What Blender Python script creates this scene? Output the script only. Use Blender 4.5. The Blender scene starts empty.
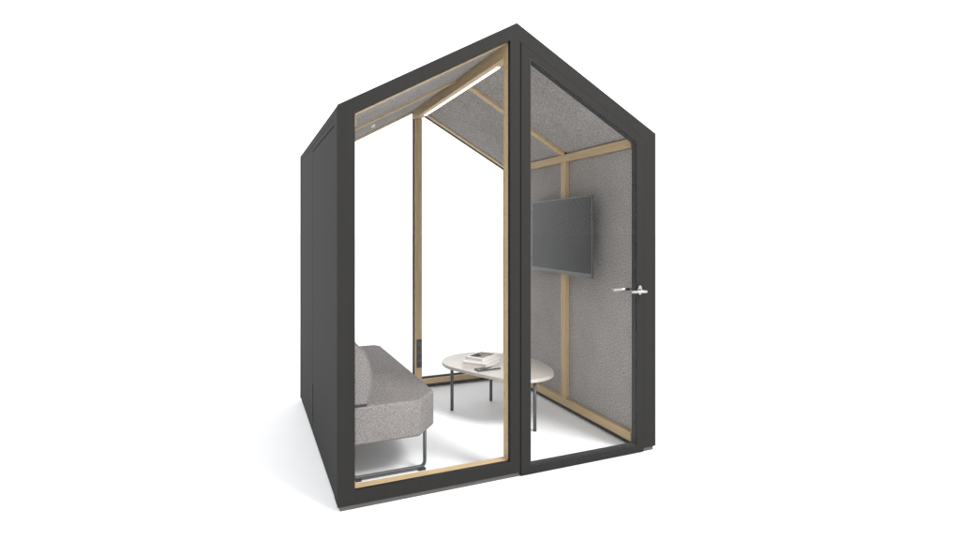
import bpy, bmesh, math, random
from mathutils import Vector, Matrix
from mathutils.geometry import tessellate_polygon
random.seed(4)
S = bpy.context.scene
COL = S.collection

# ------------------------------------------------------------------ materials
def new_mat(name):
    m = bpy.data.materials.new(name); m.use_nodes = True
    nt = m.node_tree
    return m, nt, nt.nodes['Principled BSDF']

def N(nt, kind, **kw):
    n = nt.nodes.new(kind)
    for k, v in kw.items():
        if k in n.inputs: n.inputs[k].default_value = v
        else: setattr(n, k, v)
    return n

def ramp(nt, src, stops):
    r = nt.nodes.new('ShaderNodeValToRGB')
    e = r.color_ramp.elements
    while len(e) < len(stops): e.new(0.5)
    for el, (p, c) in zip(e, stops):
        el.position = p; el.color = (*c, 1)
    nt.links.new(src, r.inputs[0])
    return r

def bump(nt, bs, src, strength, dist=0.002):
    b = N(nt, 'ShaderNodeBump', Strength=strength, Distance=dist)
    nt.links.new(src, b.inputs['Height']); nt.links.new(b.outputs[0], bs.inputs['Normal'])

def metal_paint(name, c, rough=0.5, spec=0.35):
    m, nt, bs = new_mat(name)
    g = N(nt, 'ShaderNodeNewGeometry')
    mp = N(nt, 'ShaderNodeMapping'); mp.inputs['Scale'].default_value = (70, 70, 0.6)
    nt.links.new(g.outputs['Position'], mp.inputs[0])
    n = N(nt, 'ShaderNodeTexNoise', Scale=1.0, Detail=3.0)
    nt.links.new(mp.outputs[0], n.inputs['Vector'])
    r = ramp(nt, n.outputs[0], [(0.3, [v * 0.94 for v in c]), (0.7, [v * 1.06 for v in c])])
    nt.links.new(r.outputs[0], bs.inputs['Base Color'])
    n2 = N(nt, 'ShaderNodeTexNoise', Scale=900.0, Detail=2.0)
    nt.links.new(g.outputs['Position'], n2.inputs['Vector'])
    bump(nt, bs, n2.outputs[0], 0.12, 0.0006)
    bs.inputs['Roughness'].default_value = rough
    bs.inputs['Specular IOR Level'].default_value = spec
    return m

def fabric(name, dark, mid, light, scale, strength=0.7):
    m, nt, bs = new_mat(name)
    g = N(nt, 'ShaderNodeNewGeometry')
    n = N(nt, 'ShaderNodeTexNoise', Scale=scale, Detail=2.5, Roughness=0.65)
    nt.links.new(g.outputs['Position'], n.inputs['Vector'])
    r = ramp(nt, n.outputs[0], [(0.33, dark), (0.5, mid), (0.67, light)])
    n2 = N(nt, 'ShaderNodeTexNoise', Scale=5.0, Detail=3.0)
    nt.links.new(g.outputs['Position'], n2.inputs['Vector'])
    r2 = ramp(nt, n2.outputs[0], [(0.3, (0.93, 0.93, 0.93)), (0.7, (1.05, 1.05, 1.05))])
    mx = N(nt, 'ShaderNodeMix', data_type='RGBA', blend_type='MULTIPLY')
    mx.inputs[0].default_value = 1.0
    nt.links.new(r.outputs[0], mx.inputs[6]); nt.links.new(r2.outputs[0], mx.inputs[7])
    nt.links.new(mx.outputs[2], bs.inputs['Base Color'])
    n3 = N(nt, 'ShaderNodeTexNoise', Scale=scale * 1.7, Detail=3.0)
    nt.links.new(g.outputs['Position'], n3.inputs['Vector'])
    bump(nt, bs, n3.outputs[0], strength, 0.004)
    bs.inputs['Roughness'].default_value = 0.95
    bs.inputs['Specular IOR Level'].default_value = 0.1
    return m

def wood(name, c, axis):
    m, nt, bs = new_mat(name)
    g = N(nt, 'ShaderNodeNewGeometry')
    mp = N(nt, 'ShaderNodeMapping')
    sc = [55, 55, 55]; sc['xyz'.index(axis)] = 3.0
    mp.inputs['Scale'].default_value = sc
    nt.links.new(g.outputs['Position'], mp.inputs[0])
    n = N(nt, 'ShaderNodeTexNoise', Scale=1.0, Detail=5.0, Roughness=0.6, Distortion=0.6)
    nt.links.new(mp.outputs[0], n.inputs['Vector'])
    r = ramp(nt, n.outputs[0], [(0.3, (c[0] * .80, c[1] * .77, c[2] * .72)), (0.52, c), (0.75, (c[0] * 1.1, c[1] * 1.1, c[2] * 1.12))])
    nt.links.new(r.outputs[0], bs.inputs['Base Color'])
    bump(nt, bs, n.outputs[0], 0.12, 0.001)
    bs.inputs['Roughness'].default_value = 0.5
    bs.inputs['Specular IOR Level'].default_value = 0.3
    return m

def plain(name, c, rough=0.5, metallic=0.0, spec=0.5, noise=0.06, scale=30):
    m, nt, bs = new_mat(name)
    g = N(nt, 'ShaderNodeNewGeometry')
    n = N(nt, 'ShaderNodeTexNoise', Scale=scale, Detail=4.0)
    nt.links.new(g.outputs['Position'], n.inputs['Vector'])
    r = ramp(nt, n.outputs[0], [(0.3, [v * (1 - noise) for v in c]), (0.7, [min(1, v * (1 + noise)) for v in c])])
    nt.links.new(r.outputs[0], bs.inputs['Base Color'])
    bs.inputs['Roughness'].default_value = rough; bs.inputs['Metallic'].default_value = metallic
    bs.inputs['Specular IOR Level'].default_value = spec
    return m

def glass_mat():
    m = bpy.data.materials.new('clear_glass'); m.use_nodes = True
    nt = m.node_tree; nt.nodes.clear()
    out = N(nt, 'ShaderNodeOutputMaterial'); mx = N(nt, 'ShaderNodeMixShader')
    t = N(nt, 'ShaderNodeBsdfTransparent'); t.inputs[0].default_value = (0.989, 0.990, 0.992, 1)
    gl = N(nt, 'ShaderNodeBsdfGlossy', Roughness=0.0)
    fr = N(nt, 'ShaderNodeFresnel', IOR=1.28)      # reflect on the outer faces only (no inner total reflection)
    ge = N(nt, 'ShaderNodeNewGeometry')
    inv = N(nt, 'ShaderNodeMath', operation='SUBTRACT'); inv.inputs[0].default_value = 1.0
    mul = N(nt, 'ShaderNodeMath', operation='MULTIPLY')
    nt.links.new(ge.outputs['Backfacing'], inv.inputs[1])
    nt.links.new(fr.outputs[0], mul.inputs[0]); nt.links.new(inv.outputs[0], mul.inputs[1])
    nt.links.new(mul.outputs[0], mx.inputs[0]); nt.links.new(t.outputs[0], mx.inputs[1])
    nt.links.new(gl.outputs[0], mx.inputs[2]); nt.links.new(mx.outputs[0], out.inputs[0])
    return m

DARK = metal_paint('anthracite_paint', (0.0185, 0.0179, 0.0171), 0.72, 0.09)
BLACK = plain('black_gasket', (0.008, 0.008, 0.008), 0.6)
PLINTH = plain('grey_plinth', (0.06, 0.056, 0.053), 0.7)
FELT = fabric('grey_felt', (0.15, 0.141, 0.134), (0.285, 0.268, 0.254), (0.46, 0.434, 0.415), 120, 0.3)
SOFA = fabric('grey_melange', (0.115, 0.106, 0.103), (0.195, 0.182, 0.177), (0.30, 0.282, 0.276), 170, 0.6)
WX = wood('light_oak_x', (0.48, 0.345, 0.185), 'x')
WY = wood('light_oak_y', (0.48, 0.345, 0.185), 'y')
WZ = wood('light_oak_z', (0.48, 0.345, 0.185), 'z')
GLASS = glass_mat()
CHROME = plain('satin_chrome', (0.36, 0.357, 0.352), 0.24, 1.0, noise=0.02)
TABLE = plain('cream_laminate', (0.50, 0.46, 0.42), 0.35, noise=0.012)
LEG = plain('dark_grey_steel', (0.045, 0.047, 0.05), 0.45)
TVB = plain('tv_bezel', (0.05, 0.05, 0.052), 0.35)
SCREEN = plain('tv_screen', (0.014, 0.0133, 0.0125), 0.285, 1.0, noise=0.01)
REVEAL = plain('dark_reveal', (0.035, 0.034, 0.033), 0.7, spec=0.0)
PAPER = plain('book_paper', (0.74, 0.70, 0.67), 0.7, noise=0.04, scale=200)
COVER = plain('book_cover', (0.76, 0.73, 0.71), 0.4, noise=0.02)
PHONE = plain('phone_body', (0.015, 0.015, 0.016), 0.4)
PHGLASS = plain('phone_glass', (0.02, 0.02, 0.022), 0.06, spec=0.9)
WHITE = plain('white_plastic', (0.8, 0.8, 0.8), 0.4)
SOCK = plain('socket_black', (0.02, 0.02, 0.02), 0.4)
def floor_mat():
    m, nt, bs = new_mat('white_studio_floor')
    g = N(nt, 'ShaderNodeNewGeometry')
    n = N(nt, 'ShaderNodeTexNoise', Scale=3.0, Detail=5.0)
    nt.links.new(g.outputs['Position'], n.inputs['Vector'])
    r = ramp(nt, n.outputs[0], [(0.3, (0.85, 0.86, 0.87)), (0.7, (0.87, 0.88, 0.89))])
    nt.links.new(r.outputs[0], bs.inputs['Base Color'])
    bs.inputs['Roughness'].default_value = 0.55; bs.inputs['Specular IOR Level'].default_value = 0.25
    return m
FLOOR = floor_mat()
LED = bpy.data.materials.new('led_diffuser'); LED.use_nodes = True
_b = LED.node_tree.nodes['Principled BSDF']
_b.inputs['Emission Color'].default_value = (1.0, 0.95, 0.87, 1); _b.inputs['Emission Strength'].default_value = 5.0

# ------------------------------------------------------------------ mesh helpers
def bx(bm, x0, x1, y0, y1, z0, z1, M=None):
    vs = [bm.verts.new((x, y, z)) for x in (x0, x1) for y in (y0, y1) for z in (z0, z1)]
    for f in ((0, 1, 3, 2), (4, 6, 7, 5), (0, 4, 5, 1), (2, 3, 7, 6), (0, 2, 6, 4), (1, 5, 7, 3)):
        bm.faces.new([vs[i] for i in f])
    if M is not None:
        for v in vs: v.co = M @ v.co
    return vs

def box(*a, M=None):
    bm = bmesh.new(); bx(bm, *a, M=M); return bm

def prism(bm, loops, place, d0, d1):
    """extrude a 2D polygon (loops[0]) with holes (other loops) from d0 to d1; place(u, v, d) -> xyz"""
    flat = [p for l in loops for p in l]
    tris = tessellate_polygon([[Vector((u, v, 0)) for u, v in l] for l in loops])
    A = [bm.verts.new(place(u, v, d0)) for u, v in flat]
    B = [bm.verts.new(place(u, v, d1)) for u, v in flat]
    if len(loops) == 1:
        bm.faces.new(A); bm.faces.new(B[::-1])
    else:
        for t in tris:
            bm.faces.new([A[i] for i in t]); bm.faces.new([B[i] for i in reversed(t)])
    o = 0
    for l in loops:
        n = len(l)
        for i in range(n):
            a, b = o + i, o + (i + 1) % n
            bm.faces.new([A[a], B[a], B[b], A[b]])
        o += n
XZ = lambda u, v, d: (u, d, v)
XY = lambda u, v, d: (u, v, d)
YZ = lambda u, v, d: (d, u, v)

def pr(loops, place, d0, d1):
    bm = bmesh.new(); prism(bm, loops, place, d0, d1); return bm

def tube(bm, path, r, seg=12, closed=False):
    P = [Vector(p) for p in path]; n = len(P); rings = []
    prev = None
    for i in range(n):
        if closed: t = P[(i + 1) % n] - P[i - 1]
        else: t = P[min(i + 1, n - 1)] - P[max(i - 1, 0)]
        t.normalize()
        if prev is None:
            a = Vector((0, 0, 1)) if abs(t.z) < 0.9 else Vector((1, 0, 0))
            u = t.cross(a).normalized()
        else:
            u = (prev - t * prev.dot(t)).normalized()
        prev = u; w = t.cross(u)
        rr = r[i] if isinstance(r, (list, tuple)) else r
        rings.append([bm.verts.new(P[i] + u * math.cos(2 * math.pi * k / seg) * rr + w * math.sin(2 * math.pi * k / seg) * rr) for k in range(seg)])
    for i in range(n if closed else n - 1):
        a, b = rings[i], rings[(i + 1) % n]
        for k in range(seg):
            bm.faces.new([a[k], a[(k + 1) % seg], b[(k + 1) % seg], b[k]])
    if not closed:
        bm.faces.new(rings[0][::-1]); bm.faces.new(rings[-1])

def rounded(pts, radii, seg=6):
    """2D/3D polyline with rounded inner corners"""
    out = [Vector(pts[0])]
    for i in range(1, len(pts) - 1):
        p0, p, p1 = Vector(pts[i - 1]), Vector(pts[i]), Vector(pts[i + 1])
        a = (p0 - p).normalized(); b = (p1 - p).normalized(); r = radii
        s, e = p + a * r, p + b * r
        for k in range(seg + 1):
            t = k / seg
            out.append(s * (1 - t) ** 2 + p * 2 * t * (1 - t) + e * t * t)
    out.append(Vector(pts[-1]))
    return out

def obj(name, bm, mat, parent=None, bevel=0.0, seg=2, smooth=False):
    bmesh.ops.recalc_face_normals(bm, faces=bm.faces)
    co = [v.co for v in bm.verts]
    c = Vector([(min(v[i] for v in co) + max(v[i] for v in co)) / 2 for i in range(3)])
    if parent is None: c.z = min(v.z for v in co)
    for v in bm.verts: v.co -= c
    me = bpy.data.meshes.new(name); bm.to_mesh(me); bm.free()
    me.materials.append(mat)
    o = bpy.data.objects.new(name, me); COL.objects.link(o)
    o.location = c
    if parent is not None:
        o.parent = parent
        q = parent; off = Vector((0, 0, 0))
        while q is not None: off += q.location; q = q.parent
        o.location = c - off
    if bevel:
        b = o.modifiers.new('bevel', 'BEVEL'); b.width = bevel; b.segments = seg; b.limit_method = 'ANGLE'; b.angle_limit = math.radians(35)
        b.harden_normals = True
        for p in me.polygons: p.use_smooth = True
    if smooth:
        for p in me.polygons: p.use_smooth = True
    return o

def thing(name, loc, label, cat, group=None):
    o = bpy.data.objects.new(name, None); COL.objects.link(o)
    o.location = loc; o.empty_display_size = 0.1
    return tag(o, label, cat, group)

def tag(o, label, cat, group=None):
    o['label'] = label; o['category'] = cat
    if group: o['group'] = group
    return o

# ------------------------------------------------------------------ setting
bm = bmesh.new()
R = 400
vs = [bm.verts.new((x, y, 0)) for x, y in ((-R, -R), (R, -R), (R, R), (-R, R))]; bm.faces.new(vs)
fl = obj('floor', bm, FLOOR); fl['kind'] = 'structure'

# ------------------------------------------------------------------ booth
W, D, E, A, ZB = 2.0, 1.99, 2.0285, 2.587, 0.023
SL = (A - E) / (W / 2)
def top(x): return A - SL * abs(x - 1)
booth = thing('meeting_booth', (1, 1, 0), 'dark grey house-shaped meeting booth with pitched roof, glazed front and back, oak lining', 'booth')

def gable(x0, x1, z0, dz):
    """polygon under the roof line lowered by dz"""
    p = [(x0, z0), (x1, z0), (x1, top(x1) - dz)]
    if x0 < 1 < x1: p.append((1, A - dz))
    p.append((x0, top(x0) - dz))
    return p

# front frame: one ring with window opening and door opening
FD = 0.022                                   # depth of the flat dark face
front = obj('front_frame', pr([[(0, ZB), (1.0215, ZB), (1.0215, top(1.0215) - 0.0955), (1.9025, top(1.9025) - 0.0955), (1.9025, ZB), (2, ZB), (2, E), (1, A), (0, E)],
            gable(0.086, 0.957, 0.093, 0.083)], XZ, 0, 0.018), DARK, booth, 0.002)
# oak lining ring of the window, set behind the dark frame
obj('window_lining', pr([gable(0.060, 0.985, 0.060, 0.060), gable(0.089, 0.954, 0.0945, 0.0865)], XZ, 0.0305, 0.082), WX, booth, 0.002)
obj('window_gasket', pr([gable(0.060, 0.985, 0.060, 0.060), gable(0.0855, 0.9575, 0.0925, 0.0825)], XZ, 0.0185, 0.030), BLACK, booth)
obj('window_glass', pr([gable(0.080, 0.963, 0.087, 0.077)], XZ, 0.022, 0.027), GLASS, booth)
# inner carcass of the front wall (dark), behind frame on the door side
obj('door_lining', pr([[(1.0, ZB), (1.028, ZB), (1.028, top(1.028) - 0.125), (1.893, top(1.893) - 0.125), (1.893, ZB), (1.945, ZB), (1.945, top(1.945) - 0.085), (1.0, top(1.0) - 0.085)]],
    XZ, 0.031, 0.082), DARK, booth, 0.002)
# door leaf
dl0, dl1 = 1.0235, 1.9005
door = obj('door', pr([gable(dl0, dl1, 0.004, 0.098), gable(1.085, 1.850, 0.050, 0.147)], XZ, -0.005, 0.028), DARK, booth, 0.002)
obj('door_glass', pr([gable(1.079, 1.856, 0.044, 0.141)], XZ, 0.0, 0.006), GLASS, door)
obj('gasket', pr([gable(1.0845, 1.8505, 0.0495, 0.1465), gable(1.0875, 1.8475, 0.0525, 0.1495)], XZ, -0.004, -0.0005), BLACK, door)
obj('gasket', pr([gable(1.0845, 1.8505, 0.0495, 0.1465), gable(1.089, 1.846, 0.054, 0.151)], XZ, 0.0065, 0.045), REVEAL, door)
# handle: outside and inside lever with rosettes
hx, hz = 1.870, 1.026
def lever(y0, sgn, L):
    bm = bmesh.new()
    tube(bm, rounded([(hx, y0, hz), (hx, y0 + sgn * 0.058, hz), (hx - L, y0 + sgn * 0.058, hz + 0.002)], 0.014), [0.0095] * 8 + [0.0095 if sgn < 0 else 0.0125], 14)
    return bm
def rosette(y0, y1):
    bm = bmesh.new()
    p = []
    for k in range(40):
        a = 2 * math.pi * k / 40
        p.append((hx - 0.004 + 0.016 * math.cos(a), hz + 0.004 + 0.030 * math.sin(a)))
    prism(bm, [p], XZ, y0, y1); return bm
h = obj('handle', lever(-0.010, -1, 0.115), CHROME, door, smooth=True)
obj('rosette', rosette(-0.012, -0.0055), CHROME, h, 0.0015)
h2 = obj('handle', lever(0.032, 1, 0.135), CHROME, door, smooth=True)
obj('rosette', rosette(0.0285, 0.035), CHROME, h2, 0.0015)
for z in (0.28, 1.15, 2.05):                   # hinges on the stile by the mullion, inside
    bm = bmesh.new(); tube(bm, [(1.034, 0.09, z), (1.034, 0.09, z + 0.09)], 0.008)
    obj('hinge', bm, DARK, door, smooth=True)

# plinth strips
for a in ((0.013, 1.018, 0.006, 0.05), (1.906, 1.984, 0.006, 0.05), (0.016, 1.984, 1.958, 1.978), (0.016, 0.06, 0.051, 1.957), (1.94, 1.984, 0.051, 1.957)):
    obj('plinth', box(a[0], a[1], a[2], a[3], 0, ZB - 0.0005), PLINTH, booth, 0.0015)

# side walls: outer panels with shadow gaps, core, felt panels inside
YF, YB = 0.115, 1.956
for s in (0, 1):
    X = (lambda x: x) if s == 0 else (lambda x: W - x)
    def sb(x0, x1, *r): a, b = sorted((X(x0), X(x1))); return box(a, b, *r)
    PX = 0.106 if s == 0 else 0.132          # how far rails and posts stand out from the wall
    wall = obj('side_wall', sb(0.022, 0.068, 0.0305, 1.955, ZB, E - 0.06), DARK, booth)
    obj('corner_post', sb(0.001, 0.0215, 0.0305, YF - 0.003, ZB, E - 0.001), DARK, wall, 0.002)
    for y0, y1, z1 in ((YF + 0.003, 1.10, 1.945), (1.106, YB - 0.0015, E - 0.003)):
        obj('outer_panel', sb(0.003, 0.0215, y0, y1, ZB, z1), DARK, wall, 0.003)
    obj('eave_trim', sb(0.003, 0.0215, YF + 0.003, 1.10, 1.951, E - 0.003), DARK, wall, 0.002)
    for y0, y1 in ((0.086, 0.864), (0.932, 1.9)):
        obj('felt_panel', sb(0.0685, 0.100, y0, y1, 0.098, 1.944), FELT, wall, 0.004)
    obj('base_strip', sb(0.0685, 0.106, 0.083, 1.924, 0.0, 0.0395), DARK, wall, 0.001)
    obj('base_rail', sb(0.0685, PX, 0.083, 1.924, 0.040, 0.097), WY, wall, 0.002)
    obj('eave_beam', sb(0.0685, PX, 0.083, 1.924, 1.945, 2.003), WY, wall, 0.002)
    obj('wall_post', sb(0.0685, PX, 0.865, 0.931, 0.0975, 1.9445), WZ, wall, 0.002)
bm = box(-0.001, 0.0025, 1.096, 1.110, 0.10, 0.36)
obj('vent_slot', bm, BLACK, booth)

# roof: two dark shells, felt ceiling panels, oak rafters, ridge beam
RT, FT = 0.045, 0.038
for s in (0, 1):
    X = (lambda x: x) if s == 0 else (lambda x: W - x)
    PX = 0.1065 if s == 0 else 0.1325
    def rp(x0, x1, d0, d1): return [[(X(x0), top(x0) - d1), (X(x1), top(x1) - d1), (X(x1), top(x1) - d0), (X(x0), top(x0) - d0)]]
    shell = obj('roof_panel', pr(rp(0.0015, 0.9995, 0.002, RT), XZ, 0.0305, 1.9555), DARK, booth, 0.002)
    for y0, y1 in ((0.086, 0.864), (0.932, 1.9)):
        obj('ceiling_felt', pr(rp(0.10, 0.966, RT + 0.0005, RT + FT), XZ, y0, y1), FELT, shell, 0.003)
    obj('rafter', pr(rp(PX, 0.9645, RT + 0.0005, RT + FT + (0.014 if s == 0 else 0.022)), XZ, 0.872, 0.924), WX, shell, 0.002)
    obj('end_rafter', pr(rp(PX, 0.9645, RT + 0.0005, RT + FT + 0.012), XZ, 1.9005, 1.9545), WX, shell, 0.002)
    obj('end_rafter', pr(rp(PX, 0.9645, RT + 0.0005, RT + FT - 0.004), XZ, 0.0825, 0.0855), WX, shell)
ridge = obj('ridge_beam', box(0.965, 1.026, 0.083, 1.955, 2.412, 2.53), WY, booth, 0.002)
obj('led_strip', box(1.006, 1.022, 0.27, 1.76, 2.408, 2.4115), LED, ridge)
# small white sensor on the left ceiling
cx, cy = 0.455, 1.30
nrm = Vector((SL, 0, -1)).normalized(); base = Vector((cx, cy, top(cx) - RT - FT))
bm = bmesh.new(); tube(bm, [base, base + nrm * 0.012, base + nrm * 0.018], [0.018, 0.018, 0.010], 20)
obj('ceiling_sensor', bm, WHITE, booth, smooth=False)

# back wall: dark frame ring, oak lining, centre post, two panes
bo = [gable(0.0, 2.0, ZB, 0.0), gable(0.128, 0.966, 0.086, 0.100), gable(1.042, 1.872, 0.086, 0.100)]
obj('back_frame', pr(bo, XZ, 1.956, D), DARK, booth, 0.002)
for x0, x1 in ((0.128, 0.966), (1.042, 1.872)):
    obj('back_glass', pr([gable(x0 - 0.006, x1 + 0.006, 0.080, 0.095)], XZ, 1.970, 1.976), GLASS, booth)
obj('back_rail', box(0.0685, 1.9315, 1.9245, 1.9555, 0.030, 0.075), WX, booth, 0.002)
obj('base_strip', box(0.0685, 1.9315, 1.926, 1.9555, 0.0, 0.0295), DARK, booth, 0.001)
post = obj('back_post', box(0.974, 1.036, 1.9245, 1.9555, 0.0755, 2.4115), WZ, booth, 0.002)
for x0, x1 in ((0.0685, 0.12), (1.88, 1.9315)):
    obj('back_post', box(x0, x1, 1.9245, 1.9555, 0.0755, 1.9445), WZ, booth, 0.002)
sp = obj('socket_panel', box(0.985, 1.034, 1.9185, 1.924, 0.185, 0.438), SOCK, booth, 0.002)
for z in (0.25, 0.322, 0.395):
    bm = bmesh.new(); tube(bm, [(1.0095, 1.9182, z), (1.0095, 1.9172, z)], 0.019, 24)
    obj('socket', bm, LEG, sp)

# ------------------------------------------------------------------ sofa
sofa = thing('sofa', (0.38, 1.0, 0), 'grey melange fabric bench sofa with cut corner and sled legs, along the left wall', 'sofa')
ST = 0.445
def seat_bm():
    bm = bmesh.new()
    pl = [(0.112, 0.205), (0.490, 0.205), (0.624, 0.362), (0.624, 1.762), (0.585, 1.825), (0.112, 1.825)]
    prism(bm, [pl], XY, 0.235, ST)
    return bm
obj('seat', seat_bm(), SOFA, sofa, 0.016, 4)
prof = [(0.112, ST + 0.012), (0.188, ST + 0.012), (0.203, 0.495), (0.213, 0.55), (0.216, 0.60), (0.2115, 0.645), (0.198, 0.695), (0.178, 0.738), (0.140, 0.779), (0.112, 0.79), (0.112, 0.6)]
def catmull(p, closed=True, n=5):
    out = []; m = len(p)
    for i in range(m):
        p0, p1, p2, p3 = (Vector(p[(i + k) % m]) for k in (-1, 0, 1, 2))
        for k in range(n):
            t = k / n
            out.append(0.5 * (2 * p1 + (p2 - p0) * t + (2 * p0 - 5 * p1 + 4 * p2 - p3) * t * t + (3 * p1 - p0 - 3 * p2 + p3) * t ** 3))
    return out
cprof = [prof[0]] + [tuple(v) for v in catmull(prof, True, 4)[4:37]]
cprof = [(max(0.112, a), b) for a, b in cprof]
cu = obj('back_cushion', pr([cprof], XZ, 0.218, 1.78), SOFA, sofa, 0.008, 3)
bm = bmesh.new()
tube(bm, [(a, 0.2185, b) for a, b in cprof], 0.003, 8, True)
obj('piping', bm, SOFA, cu, smooth=True)
bm = bmesh.new()
tube(bm, [(a, 1.7795, b) for a, b in cprof], 0.003, 8, True)
obj('piping', bm, SOFA, cu, smooth=True)
obj('cushion_gap_shade', box(0.115, 0.190, 0.212, 1.76, ST - 0.004, ST + 0.011), BLACK, sofa)  # black strip standing in for the shadow line between cushion and seat
for y in (0.305, 1.66):
    bm = bmesh.new()
    tube(bm, rounded([(0.124, y, 0.236), (0.124, y, 0.021), (0.548, y, 0.021), (0.548, y, 0.236)], 0.035), 0.0105, 12)
    lg = obj('sled_leg', bm, LEG, sofa, smooth=True)
    for x in (0.155, 0.530):
        obj('foot_pad', box(x - 0.022, x + 0.022, y - 0.012, y + 0.012, 0.0, 0.012), BLACK, lg, 0.002)

# ------------------------------------------------------------------ coffee table
TZ = 0.375
table = thing('coffee_table', (1.36, 1.03, 0), 'low coffee table with cream pebble-shaped top on three thin dark legs', 'table')
tp = [(1.005, 1.30), (1.085, 1.435), (1.235, 1.52), (1.413, 1.51), (1.575, 1.39), (1.685, 1.20), (1.722, 1.0), (1.70, 0.80), (1.62, 0.63), (1.504, 0.56), (1.385, 0.553), (1.25, 0.632), (1.136, 0.83), (1.053, 1.01), (1.0, 1.15)]
tt = [tuple(v) for v in catmull(tp, True, 7)]
obj('tabletop', pr([tt], XY, TZ - 0.024, TZ), TABLE, table, 0.004, 3)
for x, y in ((1.066, 1.237), (1.446, 1.335), (1.444, 0.590)):
    bm = bmesh.new(); tube(bm, [(x, y, 0.006), (x, y, TZ - 0.0245)], 0.0125, 16)
    lg = obj('leg', bm, LEG, table, smooth=True)
    bm = bmesh.new(); tube(bm, [(x, y, 0), (x, y, 0.0058)], 0.011, 16)
    obj('glide', bm, BLACK, lg)

# books: block of pages between two boards, spine; built unrotated then placed
def book(name, cx, cy, z, w, l, t, rot, label, picture):
    root = thing(name, (cx, cy, z), label, 'book', 'books stacked on the coffee table')
    M = Matrix.Translation((cx, cy, z)) @ Matrix.Rotation(rot, 4, 'Z')
    c = 0.0025
    obj('pages', box(-w/2 + 0.003, w/2 - 0.005, -l/2 + 0.005, l/2 - 0.005, c, t - c, M=M), PAPER, root)
    bm = bmesh.new()
    bx(bm, -w/2, w/2, -l/2, l/2, 0.0003, c, M=M); bx(bm, -w/2, w/2, -l/2, l/2, t - c, t, M=M)
    bx(bm, -w/2 - 0.0025, -w/2, -l/2, l/2, 0.0003, t, M=M)
    cov = obj('cover', bm, COVER, root, 0.0008)
    if picture:
        obj('cover_picture', box(-w/2 + 0.012, w/2 - 0.02, -l/2 + 0.03, l/2 - 0.01, t + 0.0002, t + 0.0008, M=M), picture, cov)
    return root
def picture_mat():
    m, nt, bs = new_mat('abstract_cover_print')
    g = N(nt, 'ShaderNodeNewGeometry')
    v = N(nt, 'ShaderNodeTexVoronoi', Scale=17.0)
    nt.links.new(g.outputs['Position'], v.inputs['Vector'])
    r = ramp(nt, v.outputs['Color'], [(0.0, (0.02, 0.022, 0.018)), (0.35, (0.03, 0.03, 0.025)), (0.5, (0.35, 0.26, 0.2)), (0.7, (0.22, 0.2, 0.17)), (0.85, (0.7, 0.66, 0.6))])
    r.color_ramp.interpolation = 'CONSTANT'
    nt.links.new(r.outputs[0], bs.inputs['Base Color']); bs.inputs['Roughness'].default_value = 0.7; bs.inputs['Specular IOR Level'].default_value = 0.15
    return m
PIC = picture_mat()
book('book', 1.268, 1.115, TZ, 0.20, 0.25, 0.031, math.radians(-52), 'larger thick white book, lying flat on the table under the other', None)
book('book', 1.290, 1.165, TZ + 0.0312, 0.16, 0.215, 0.022, math.radians(-58), 'smaller book with dark picture on its cover, on top of the larger white book', PIC)

# phone
ph = thing('phone', (1.24, 0.93, TZ), 'slim black phone lying beside the two books on the coffee table', 'phone')
M = Matrix.Translation((1.236, 0.935, TZ)) @ Matrix.Rotation(math.radians(4), 4, 'Z')
obj('phone_body', box(-0.094, 0.094, -0.036, 0.036, 0.0005, 0.0095, M=M), PHONE, ph, 0.003, 3)
obj('screen', box(-0.089, 0.089, -0.032, 0.032, 0.0096, 0.0102, M=M), PHGLASS, ph)

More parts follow.
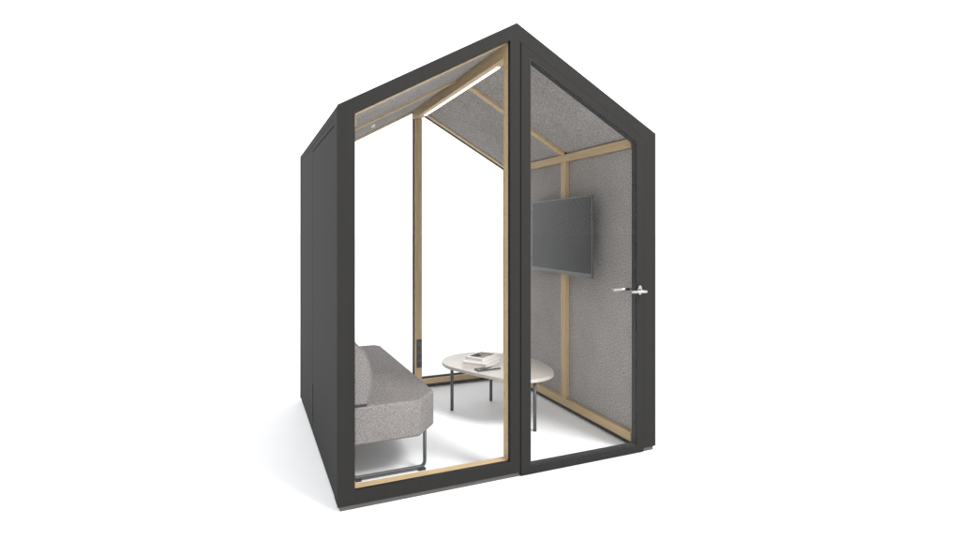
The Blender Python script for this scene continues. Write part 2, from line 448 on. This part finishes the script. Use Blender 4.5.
# ------------------------------------------------------------------ television
TA = math.radians(-4.5)
TM = Matrix.Translation((1.764, 0.372, 0)) @ Matrix.Rotation(TA, 4, 'Z')
tv = thing('television', (1.80, 0.86, 1.07), 'flat black wall television on the oak post of the right felt wall', 'television')
L_, z0, z1 = 0.99, 1.078, 1.655
obj('casing', box(0.003, 0.022, 0, L_, z0, z1, M=TM), TVB, tv, 0.003)
obj('screen', box(0.0005, 0.0028, 0.012, L_ - 0.012, z0 + 0.028, z1 - 0.010, M=TM), SCREEN, tv)
obj('rear_housing', box(0.0225, 0.034, 0.15, L_ - 0.25, z0 + 0.06, z1 - 0.12, M=TM), BLACK, tv, 0.004)
obj('wall_bracket', box(1.842, 1.8675, 0.83, 0.96, 1.2, 1.5), LEG, tv, 0.002)

# ------------------------------------------------------------------ camera
cd = bpy.data.cameras.new('camera'); cam = bpy.data.objects.new('camera', cd); COL.objects.link(cam)
cam.location = (-0.4221188, -2.7589498, 1.3900)
cam.rotation_euler = (math.radians(90), 0, -0.407958)
cd.sensor_width = 36; cd.lens = 36 * 543.80 / 960
cd.shift_y = -(270 - 232.99) / 960
cd.clip_end = 2000; cd.clip_start = 0.05
S.camera = cam

# ------------------------------------------------------------------ light
w = bpy.data.worlds.new('World'); S.world = w; w.use_nodes = True
bg = w.node_tree.nodes['Background']
bg.inputs[0].default_value = (0.985, 0.992, 1.0, 1); bg.inputs[1].default_value = 1.75
def area(name, loc, target, size, power, col=(1, 1, 1)):
    l = bpy.data.lights.new(name, 'AREA'); l.shape = 'DISK'; l.size = size; l.energy = power; l.color = col
    o = bpy.data.objects.new(name, l); COL.objects.link(o); o.location = loc
    o.rotation_euler = (Vector(target) - Vector(loc)).to_track_quat('-Z', 'Y').to_euler()
area('key_softbox', (4.0, -5.5, 7.6), (1.0, 0.9, 0.6), 3.0, 1050, (1, 0.99, 0.975))
S.view_settings.view_transform = 'Standard'; S.view_settings.look = 'None'
S.view_settings.exposure = 0.0; S.view_settings.gamma = 1.0
S.cycles.max_bounces = 12; S.cycles.transparent_max_bounces = 16
LED.cycles.emission_sampling = 'NONE'; S.cycles.use_light_tree = False; S.cycles.use_denoising = True; S.cycles.denoising_prefilter = 'NONE'
